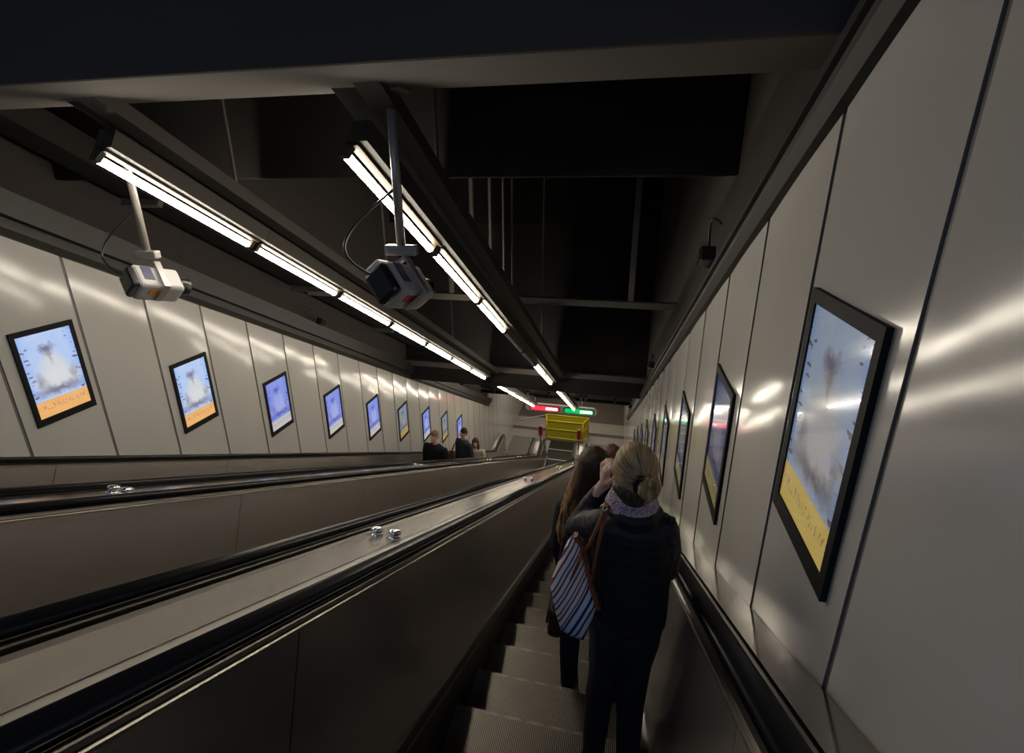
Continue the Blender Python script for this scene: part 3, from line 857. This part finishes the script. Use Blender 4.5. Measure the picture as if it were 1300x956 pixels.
def head_chains(c, s=1.0, tilt=0):
    """head centre c, facing +Y"""
    c = Vector(c)
    e = lambda x, y, z: c + Vector((x, y, z))*s
    return [[(e(0, -.018, .025), (.074*s, .088*s, .092*s)), (e(0, .022, -.045), (.058*s, .066*s, .070*s))],
            [(e(0, .050, -.085), (.034*s, .030*s, .026*s)), (e(0, .035, -.050), (.05*s, .045*s, .05*s))],
            [(e(0, .094, -.004), .009*s), (e(0, .108, -.030), .013*s)],
            [(e(-.018, .090, -.062), (.012*s, .008*s, .007*s)), (e(.018, .090, -.062), (.012*s, .008*s, .007*s))],
            [(e(-.030, .082, .020), (.018*s, .010*s, .008*s)), (e(.030, .082, .020), (.018*s, .010*s, .008*s))],
            [(e(-.076, -.004, .005), (.009*s, .016*s, .026*s)), (e(-.076, .0, -.024), (.008*s, .010*s, .014*s))],
            [(e(.076, -.004, .005), (.009*s, .016*s, .026*s)), (e(.076, .0, -.024), (.008*s, .010*s, .014*s))]]

# ---- the blond woman in the navy jacket (nearest rider)
NZ = lambda y: None
def tread_z(y, ph=PH1):
    """top of the step under y"""
    s = (y - HN*SN)/CS
    k = math.ceil((s-ph)/.4619 - 1e-6); yn = nose_s(k, ph)*CS + HN*SN
    return path_z(yn)
zt1 = tread_z(1.72)
def W1(x, y, z): return Vector((x, y, z))          # local: x as world, z above tread
T1 = Matrix.Translation((0, 0, zt1))
bx = .115; yb = 1.68
shL, elL, wrL = (-.010, 1.70, 1.515), (-.120, 1.85, 1.35), (-.012, 1.852, 1.595)
shR, elR, wrR = (.240, 1.70, 1.535), (.262, 1.78, 1.28), (.19, 1.95, 1.50)
HC = (.105, 1.70, 1.785)
body = head_chains(HC, 1.03) + [
    [((.108, 1.69, 1.68), (.052, .055, .05)), ((.112, 1.68, 1.58), (.062, .06, .05))],
    [((bx, yb, 1.52), (.15, .09, .07)), ((bx, yb, 1.32), (.135, .095, .1)), ((bx, yb, 1.17), (.125, .09, .09)), ((bx, yb, 1.05), (.13, .080, .07))],
    [(shL, .055), (elL, .042), (wrL, .028)], [(shR, .055), (elR, .042), (wrR, .028)],
    [((.055, yb, 1.0), (.075, .09, .07)), ((.046, yb, .84), (.055, .07, .06)), ((.030, yb+.005, .55), .056), ((.022, yb-.01, .34), .050), ((.018, yb, .10), .04)],
    [((.175, yb, 1.0), (.075, .09, .07)), ((.178, yb, .84), (.055, .07, .06)), ((.170, yb+.005, .55), .056), ((.178, yb-.01, .34), .050), ((.185, yb, .10), .04)],
    [((.018, yb, .06), .042), ((.012, yb+.13, .035), (.038, .05, .028))], [((.185, yb, .06), .042), ((.195, yb+.13, .035), (.038, .05, .028))],
] + hand_chains((-.010, 1.852, 1.60), (.0, -.05, .98), (.5, -1, 0), (-1, -.35, .1), curl=.95) + hand_chains(wrR, (-.35, .25, .75), (-.8, -.3, 0), (.5, -.8, 0), curl=.7)
pw = place('person', blob(body, .0055, 3), M_SKIN, None, T1, None, (.10, 1.70, zt1))
tag(pw, 'woman with a blond bun, navy jacket and pink-grey scarf, hand raised to her face', 'person')
def kid(name, chains, m, vox, sm=4, parent=pw, T=T1, label=None):
    return place(name, blob(chains, vox, sm), m, parent, T, label)
jacket = [
    [((bx, yb, 1.600), (.080, .072, .03)), ((bx, yb, 1.545), (.165, .100, .055)), ((bx+.004, yb, 1.44), (.172, .115, .08)), ((bx+.005, yb, 1.28), (.164, .118, .08)), ((bx+.005, yb, 1.15), (.168, .122, .06)), ((bx+.005, yb, 1.085), (.166, .122, .035))],
    [((.000, 1.69, 1.515), .070), ((-.065, 1.79, 1.425), .064), (elL, .058)], [(elL, .058), ((-.06, 1.86, 1.48), .049), ((-.010, 1.86, 1.58), .036)],
    [((.222, 1.69, 1.530), .075), ((.250, 1.73, 1.42), .070), (elR, .066)], [(elR, .064), ((.22, 1.87, 1.39), .055), ((.195, 1.94, 1.48), .040)],
]
jk = kid('jacket', jacket, M_NAVY, .008, 3)
kid('collar', [[((bx-.085, yb+.0, 1.615), (.022, .04, .03)), ((bx-.05, yb-.075, 1.615), (.026, .02, .034)), ((bx, yb-.092, 1.612), (.03, .018, .036)), ((bx+.055, yb-.075, 1.615), (.026, .02, .034)), ((bx+.09, yb+.0, 1.615), (.022, .04, .03))]], M_NAVY, .007, 3)
bm = bbox((.258, 1.67, zt1+1.600), (.028, .035, .018), .006, Matrix.Rotation(.3, 3, 'Y')); obj('epaulette', bm, M_NAVY, pw)
kid('jeans', [
    [((.055, yb, 1.10), (.10, .112, .05)), ((.054, yb, .98), (.092, .110, .07)), ((.046, yb, .84), (.068, .085, .06)), ((.030, yb+.005, .58), .066), ((.022, yb-.01, .34), .058), ((.018, yb, .12), .050)],
    [((.175, yb, 1.10), (.10, .112, .05)), ((.176, yb, .98), (.092, .110, .07)), ((.178, yb, .84), (.068, .085, .06)), ((.170, yb+.005, .58), .066), ((.178, yb-.01, .34), .058), ((.185, yb, .12), .050)],
    [((.05, yb, 1.08), (.10, .11, .05)), ((.18, yb, 1.08), (.10, .11, .05))]], M_JEANS, .009, 3)
for x, dx in ((.018, -.006), (.185, .01)):
    kid('boot', [[((x, yb-.01, .17), (.056, .058, .03)), ((x, yb-.01, .06), (.05, .056, .05)), ((x+dx, yb+.13, .036), (.046, .058, .034))], [((x, yb-.02, .02), (.042, .045, .02)), ((x+dx, yb+.14, .02), (.042, .06, .018))]], M_BOOT, .007, 3)
sc = []
for k in range(2):
    ring = []
    for i in range(13):
        a = 2*math.pi*i/12
        ring.append(((bx-.012+math.cos(a)*(.072+.012*k), yb+.012+math.sin(a)*(.070+.010*k), 1.672-.030*k+.010*math.cos(a+1)+.010*math.sin(a)), (.023, .023, .023)))
    sc.append(ring)
kid('scarf', sc, M_SCARF, .006, 2)
H = Vector(HC)
hair = [[((H.x, H.y-.026, H.z+.034), (.087, .094, .098)), ((H.x+.004, H.y-.040, H.z-.02), (.084, .082, .075))],
        [((H.x+.002, H.y-.045, H.z-.03), (.080, .070, .055)), ((H.x+.012, H.y-.048, H.z-.082), (.060, .055, .030))]]
to_bun(M_BLONDTOP, H.x+.048, zt1+H.z+.012, (.10, .062, .028), (.50, .35, .17))
hr_ = kid('hair', hair, M_BLONDTOP, .006, 3)
kid('under_hair', [[((H.x-.012, H.y-.062, H.z-.038), (.077, .067, .036)), ((H.x+.002, H.y-.056, H.z-.090), (.056, .050, .026))]], M_BLONDIN, .006, 3, hr_, T1, 'darker hair of the nape')
bun = []
bc = Vector((H.x+.048, H.y-.128, H.z+.012))
for i in range(15):
    a = 2*math.pi*i/12*.96
    rr_ = .026 if i < 12 else .013
    bun.append(((bc.x+math.cos(a)*rr_, bc.y-.004*i/12+.01*math.cos(a), bc.z+math.sin(a)*rr_*1.1), (.019, .022, .019)))
kid('hair_bun', [bun], M_BLOND, .0045, 2, hr_)
kid('hair_clip', [[((bc.x-.034, bc.y-.004, bc.z+.040), (.018, .014, .008)), ((bc.x-.052, bc.y+.002, bc.z+.014), (.011, .016, .018)), ((bc.x-.048, bc.y+.006, bc.z-.02), (.008, .014, .014))]], M_BLACK, .004, 1, hr_)

# ---- striped tote bag on her shoulder
zb1 = zt1
tote = empty('tote_bag', (-.10, 1.60, zb1+.98), 'large striped canvas tote bag with brown leather rim on the blond woman\'s shoulder', 'bag')
M_STRIPE = mat('striped_canvas', (.6, .6, .7), .85, 0, .2)
t = NT(M_STRIPE); p, q = t.pos()
tc = t.math('ADD', t.math('MULTIPLY', q[0], .93), t.math('MULTIPLY', t.math('SUBTRACT', q[2], zb1+1.2), -.37))
tc = t.math('ADD', tc, t.math('MULTIPLY', t.noise(p, 6, 2), .012))
def stripes(per, duty): return t.math('LESS_THAN', t.math('FRACT', t.math('DIVIDE', t.math('ADD', tc, 5.0), per)), duty)
broad = t.math('GREATER_THAN', tc, -.085)
fr1 = t.math('FRACT', t.math('DIVIDE', t.math('ADD', tc, 5.0), .058))
cb1 = t.ramp(fr1, [(0, (.58, .63, .80)), (.36, (.015, .028, .12)), (.58, (.58, .63, .80)), (.82, (.10, .05, .045))], True)
fr2 = t.math('FRACT', t.math('DIVIDE', t.math('ADD', tc, 5.0), .034))
cb2 = t.ramp(fr2, [(0, (.74, .64, .63)), (.40, (.05, .04, .09)), (.55, (.70, .58, .58)), (.80, (.16, .06, .055))], True)
t.l(t.mix(broad, cb2, cb1), t.b.inputs['Base Color']); t.bump(t.noise(p, 300, 2), .3, .002)
def bag_mesh(outline, yc, th, n=5):
    """outline (x,z) polygon with a puffed front and back"""
    bm = NB(); cx = sum(p[0] for p in outline)/len(outline); cz = sum(p[1] for p in outline)/len(outline)
    layers = []
    for sgn in (-1, 1):
        for k in range(n+1):
            f = 1-k/n
            f2 = f**.8
            layers.append((sgn, f2, math.sqrt(max(0, 1-f2*f2))*th))
    for sgn in (-1, 1):
        prev = None
        for k in range(n+1):
            f = math.cos(k/n*math.pi/2)
            d = math.sin(k/n*math.pi/2)**.7*th if k else 0
            ring = [bm.verts.new((cx+(x-cx)*f, yc + sgn*d, cz+(z-cz)*f)) for x, z in outline] if k < n else None
            if prev and ring:
                for i in range(len(outline)):
                    j = (i+1) % len(outline); bm.faces.new((prev[i], prev[j], ring[j], ring[i]))
            elif prev:
                c = bm.verts.new((cx, yc+sgn*th, cz))
                for i in range(len(outline)):
                    j = (i+1) % len(outline); bm.faces.new((prev[i], prev[j], c))
            prev = ring
    bmesh.ops.remove_doubles(bm, verts=bm.verts, dist=.0005)
    return bm
def dens(pts, n=4):
    out = []
    for a, b in zip(pts, pts[1:]+pts[:1]):
        for i in range(n): out.append((a[0]+(b[0]-a[0])*i/n, a[1]+(b[1]-a[1])*i/n))
    return out
YB = 1.59
K = YB/1.75
def px2(x, z, y=YB):      # keep the silhouette measured at y=1.75
    f = y/1.75; return (x*f, zt1 + (z-2.85)*f + 2.85)
ol = [px2(*v) for v in ((-.122, 1.41), (-.150, 1.36), (-.185, 1.25), (-.222, 1.12), (-.212, 1.05), (-.19, .95), (-.168, .865), (-.12, .835), (-.055, .825), (-.028, .93), (-.004, 1.045), (-.035, 1.15), (-.062, 1.27), (-.085, 1.38))]
b_ = obj('bag_body', bag_mesh(dens(ol, 3), YB, .050), M_STRIPE, tote, smooth=True)
rim = [px2(*v) for v in ((-.118, 1.415), (-.085, 1.365), (-.062, 1.275), (-.036, 1.155), (-.002, 1.045))]
bm = NB()
for i in range(len(rim)-1):
    a, b = Vector((rim[i][0], YB-.035, rim[i][1])), Vector((rim[i+1][0], YB-.035, rim[i+1][1]))
    n_ = 4
    for k in range(n_):
        p0, p1 = a.lerp(b, k/n_), a.lerp(b, (k+1)/n_)
        d = (p1-p0).normalized(); pr_ = Vector((d.z, 0, -d.x)); pr_ = pr_ if pr_.x > 0 else -pr_
        zz = .006 if k % 2 else 0
        vs = [p0-pr_*.006, p1-pr_*.006, p1+pr_*(.007+zz), p0+pr_*(.007+.006-zz)]
        v1 = [bm.verts.new(v) for v in vs]; v2 = [bm.verts.new(v+Vector((0, .028, 0))) for v in vs]
        bm.faces.new(v1); bm.faces.new(v2[::-1])
        for j in range(4): bm.faces.new((v1[j], v2[j], v2[(j+1) % 4], v1[(j+1) % 4]))
obj('leather_rim', bm, M_LEATHER, tote)
def strap(pts, w=.010):
    bm = NB(); return tube(bm, pts, w, 8)
def wp(x, z, y): a = px2(x, z, y); return (a[0], y, a[1])
# straps go up over the shoulder to the ring
top = Vector((.004, 1.585, zt1+1.60))
obj('strap', strap([wp(-.085, 1.30, YB-.045), wp(-.055, 1.36, 1.56), wp(-.020, 1.47, 1.565), wp(-.002, 1.545, 1.60), wp(.000, 1.575, 1.66), (-.002, 1.72, zt1+1.555), (-.03, 1.78, zt1+1.47)], [.006, .007, .008, .009, .009, .009, .008]), M_LEATHER, tote, smooth=True)
obj('strap', strap([wp(-.036, 1.15, YB-.03), wp(-.028, 1.27, 1.56), wp(-.010, 1.42, 1.565), wp(.006, 1.54, 1.60), wp(.012, 1.575, 1.66), (.014, 1.72, zt1+1.56)], [.006, .006, .007, .009, .009, .009]), M_LEATHER, tote, smooth=True)
obj('tassel', strap([wp(-.090, 1.30, YB-.075), wp(-.110, 1.22, YB-.085), wp(-.130, 1.15, YB-.085)], [.006, .005, .004]), M_LEATHER, tote, smooth=True)
bm = NB(); c = Vector(wp(-.004, 1.555, 1.585)); tube(bm, [c + Vector((math.cos(a)*.013, 0, math.sin(a)*.013)) for a in [2*math.pi*i/14 for i in range(15)]], .0035, 6)
obj('metal_ring', bm, M_BRIGHT, tote, smooth=True)

# ---- generic standing figure ---------------------------------------------------
def figure(x, y, ztop, z0, face, coat, pants, hairm, label, style='short', vox=.012, bag=None, arm='down', coat_len=.50, wide=1.0):
    """z0 tread height, ztop head-top height, face: rotation about Z (0 looks +Y)"""
    Hh = ztop - z0; s = Hh/1.75
    T = Matrix.Translation((x, y, z0)) @ Matrix.Rotation(face, 4, 'Z') @ Matrix.Scale(s, 4)
    w = wide
    HCg = (0, .01, 1.635)
    if arm == 'down':
        aL = [((-.180*w, 0, 1.365), .052), ((-.225*w, -.01, 1.13), .042), ((-.215*w, .06, .90), .028)]
        hd = [((-.215*w, .06, .88), (0, .1, -1)), ((.215*w, .06, .88), (0, .1, -1))]
    else:
        aL = [((-.180*w, 0, 1.365), .052), ((-.215*w, .03, 1.14), .042), ((-.10*w, .24, 1.18), .028)]
        hd = [((-.10*w, .24, 1.18), (.6, .5, .2)), ((.10*w, .24, 1.18), (-.6, .5, .2))]
    mir = lambda ch: [((-c[0], c[1], c[2]), r) for c, r in ch]
    leg = [((-.085, 0, .88), (.085, .10, .09)), ((-.09, .01, .48), .055), ((-.09, -.015, .30), .05), ((-.09, 0, .08), .04)]
    foot = [((-.09, -.01, .05), .042), ((-.095, .13, .035), (.04, .05, .03))]
    chains = head_chains(HCg, 1.0) + [[((0, 0, 1.54), .052), ((0, -.005, 1.44), .06)],
        [((0, 0, 1.38), (.16*w, .09, .07)), ((0, 0, 1.18), (.135*w, .09, .1)), ((0, 0, .95), (.15, .10, .10))],
        aL, mir(aL), leg, mir(leg), foot, mir(foot)] + hand_chains(hd[0][0], hd[0][1], (0, 1, .2), (-1, 0, 0), curl=.5) + hand_chains(hd[1][0], hd[1][1], (0, 1, .2), (1, 0, 0), curl=.5)
    o = place('person', blob(chains, max(vox*.62, .0065)), M_SKIN, None, T, None, (x, y, z0))
    tag(o, label, 'person')
    L = 1.0-coat_len*.5
    th = .016
    fat = lambda ch, d: [(c, tuple(v+d for v in (r if isinstance(r, tuple) else (r, r, r)))) for c, r in ch]
    hemz = .96 - (coat_len-.5)
    cch = [[((0, -.005, 1.455), (.08, .07, .03)), ((0, 0, 1.39), (.178*w, .105, .065)), ((0, 0, 1.18), (.160*w, .115, .08)), ((0, 0, .99), (.175*w, .125, .06)), ((0, 0, hemz), (.18*w, .13, .03))],
           fat(aL, .022)[:2] + [((aL[2][0][0]*1.0, aL[2][0][1]*.9, aL[2][0][2]+.02), .040)]]
    cch.append(mir(cch[1]))
    place('coat', blob(cch, vox*.8), coat, o, T)
    lg = [((-.085, 0, .90), (.098, .112, .07)), ((-.09, .01, .48), .068), ((-.09, -.015, .30), .06), ((-.09, 0, .10), .052)]
    place('trousers', blob([lg, mir(lg), [lg[0], mir(lg)[0]]], vox*.8), pants, o, T)
    for sx in (-1, 1):
        ft = [((sx*.09, -.01, .10), (.052, .055, .04)), ((sx*.09, -.01, .045), (.05, .056, .042)), ((sx*.095, .13, .034), (.045, .06, .032))]
        place('shoe', blob([ft], vox*.7), M_BOOT, o, T)
    hx, hy, hz = HCg
    if style == 'short':
        hc = [[((hx, hy-.022, hz+.034), (.082, .092, .094)), ((hx, hy-.045, hz-.02), (.078, .068, .06))]]
    elif style == 'shoulder':
        hc = [[((hx, hy-.022, hz+.036), (.086, .094, .095)), ((hx, hy-.045, hz-.03), (.09, .068, .07)), ((hx, hy-.055, hz-.17), (.095, .045, .06))],
              [((hx-.078, hy+.0, hz+.0), (.022, .05, .06)), ((hx-.085, hy+.01, hz-.17), (.022, .035, .05))], [((hx+.078, hy+.0, hz+.0), (.022, .05, .06)), ((hx+.085, hy+.01, hz-.17), (.022, .035, .05))]]
    else:
        hc = style
    place('hair', blob(hc, vox*.7), hairm, o, T)
    return o, T, s

# ---- woman with long dark hair, one step ahead
y2 = 2.46; z2 = tread_z(y2)
top2 = Z0 - 1.432
hx, hy, hz = 0, .01, 1.635
long_hair = [[((hx, hy-.022, hz+.036), (.094, .10, .096)), ((hx-.01, hy-.050, hz-.06), (.105, .075, .08)), ((hx-.035, hy-.085, hz-.25), (.135, .060, .09)), ((hx-.060, hy-.095, hz-.35), (.125, .048, .07)), ((hx-.085, hy-.095, hz-.43), (.095, .036, .05))],
             [((hx-.07, hy-.03, hz-.03), (.04, .06, .06)), ((hx-.125, hy-.05, hz-.24), (.045, .05, .08)), ((hx-.165, hy-.05, hz-.38), (.03, .04, .06))],
             [((hx+.075, hy-.02, hz-.02), (.03, .06, .06)), ((hx+.085, hy-.04, hz-.24), (.04, .045, .08)), ((hx+.07, hy-.06, hz-.40), (.04, .035, .06))]]
p2_, T2, s2 = figure(-.075, y2, top2, z2, 0, M_COATB, M_JEANS, M_BROWNH, 'woman with very long dark brown hair, standing ahead of the blond woman', long_hair, .010, arm='down', coat_len=.62, wide=.74)
# her brown handbag
hb = empty('handbag', (-.285, 2.38, z2+.60), 'small dark brown handbag beside the long-haired woman, behind the striped tote', 'bag')
M_BROWNB = cloth('brown_suede', (.045, .022, .012), .75)
bm = bbox((-.250, 2.38, z2+.75), (.09, .24, .22), .03, Matrix.Rotation(.10, 3, 'Y'), 3); obj('bag_body', bm, M_BROWNB, hb, smooth=True)
obj('bag_flap', bbox((-.300, 2.38, z2+.80), (.012, .22, .11), .005, Matrix.Rotation(.10, 3, 'Y')), M_BROWNB, hb)
obj('strap', strap([(-.265, 2.29, z2+.85), (-.25, 2.33, z2+1.15), (-.20, 2.42, z2+1.50), (-.18, 2.50, z2+1.50), (-.25, 2.46, z2+1.15), (-.265, 2.47, z2+.85)], .008), M_BROWNB, hb, smooth=True)
# ---- third rider further down
y3 = 4.45
figure(.035, y3, Z0-2.52, tread_z(y3), .1, M_COATG, M_JEANS, M_REDH, 'rider with short auburn hair, mostly hidden ahead of the two women on the escalator', 'short', .012)
# ---- riders on the far left escalator
PH3 = PH1+.31
f1 = figure(-3.80, 8.95, Z0-5.20, tread_z(8.95, PH3), math.radians(165), M_COATB, M_JEANS, M_LTH, 'light-haired person in a bulky black coat, nearest on the far left escalator', 'short', .012, wide=1.22)
f2 = figure(-3.75, 10.75, Z0-6.07, tread_z(10.75, PH3), math.radians(150), M_COATG, M_JEANS, M_BROWNH, 'tall person in a charcoal coat carrying a maroon bag on the far left escalator', 'short', .012, wide=1.05)
f3 = figure(-3.62, 11.35, Z0-6.68, tread_z(11.35, PH3), math.radians(185), M_CREAM, M_JEANS, M_REDH, 'woman in a cream coat with reddish shoulder-length hair on the far left escalator', 'shoulder', .012, arm='fwd')
M_MAROON = cloth('maroon_fabric', (.09, .018, .014), .7)
mz = tread_z(10.75, PH3)
mb = empty('shoulder_bag', (-3.98, 10.66, mz+1.0), 'maroon shoulder bag carried by the tall person in the charcoal coat', 'bag')
obj('bag_body', bbox((-4.06, 10.60, mz+1.18), (.14, .20, .36), .04, Matrix.Rotation(.5, 3, 'Z'), 3), M_MAROON, mb, smooth=True)
obj('strap', strap([(-4.06, 10.52, mz+1.34), (-3.98, 10.60, mz+1.58), (-3.93, 10.70, mz+1.66), (-4.0, 10.76, mz+1.55), (-4.06, 10.68, mz+1.34)], .010), M_MAROON, mb, smooth=True)

# ------------------------------------------------------------------ light and view
w = bpy.data.worlds.new('world'); SC.world = w; w.use_nodes = True
bgn = w.node_tree.nodes['Background']; bgn.inputs[0].default_value = (.55, .66, 1, 1); bgn.inputs[1].default_value = .02
def area(name, loc, rot, sx, sy, e, col):
    l = bpy.data.lights.new(name, 'AREA'); l.shape = 'RECTANGLE'; l.size = sx; l.size_y = sy; l.energy = e; l.color = col
    o = bpy.data.objects.new(name, l); COL.objects.link(o); o.location = loc; o.rotation_euler = rot
    return o
# recessed hall lamps over the landing
area('hall_lamp', (-2.0, 19.3, 4.15), (0, 0, 0), 3.6, .5, 90, (1, .9, .76))
area('hall_lamp', (-2.0, 22.8, 4.15), (0, 0, 0), 3.6, .4, 40, (1, .88, .74))
area('upper_hall_lamp', (-1.6, -2.6, Z0+1.25), (math.radians(6), 0, 0), 4.6, .6, 62, (.46, .64, 1.0))
vs = SC.view_settings; vs.view_transform = 'Standard'; vs.look = 'None'; vs.gamma = 1; vs.exposure = -0.12; vs.use_curve_mapping = False
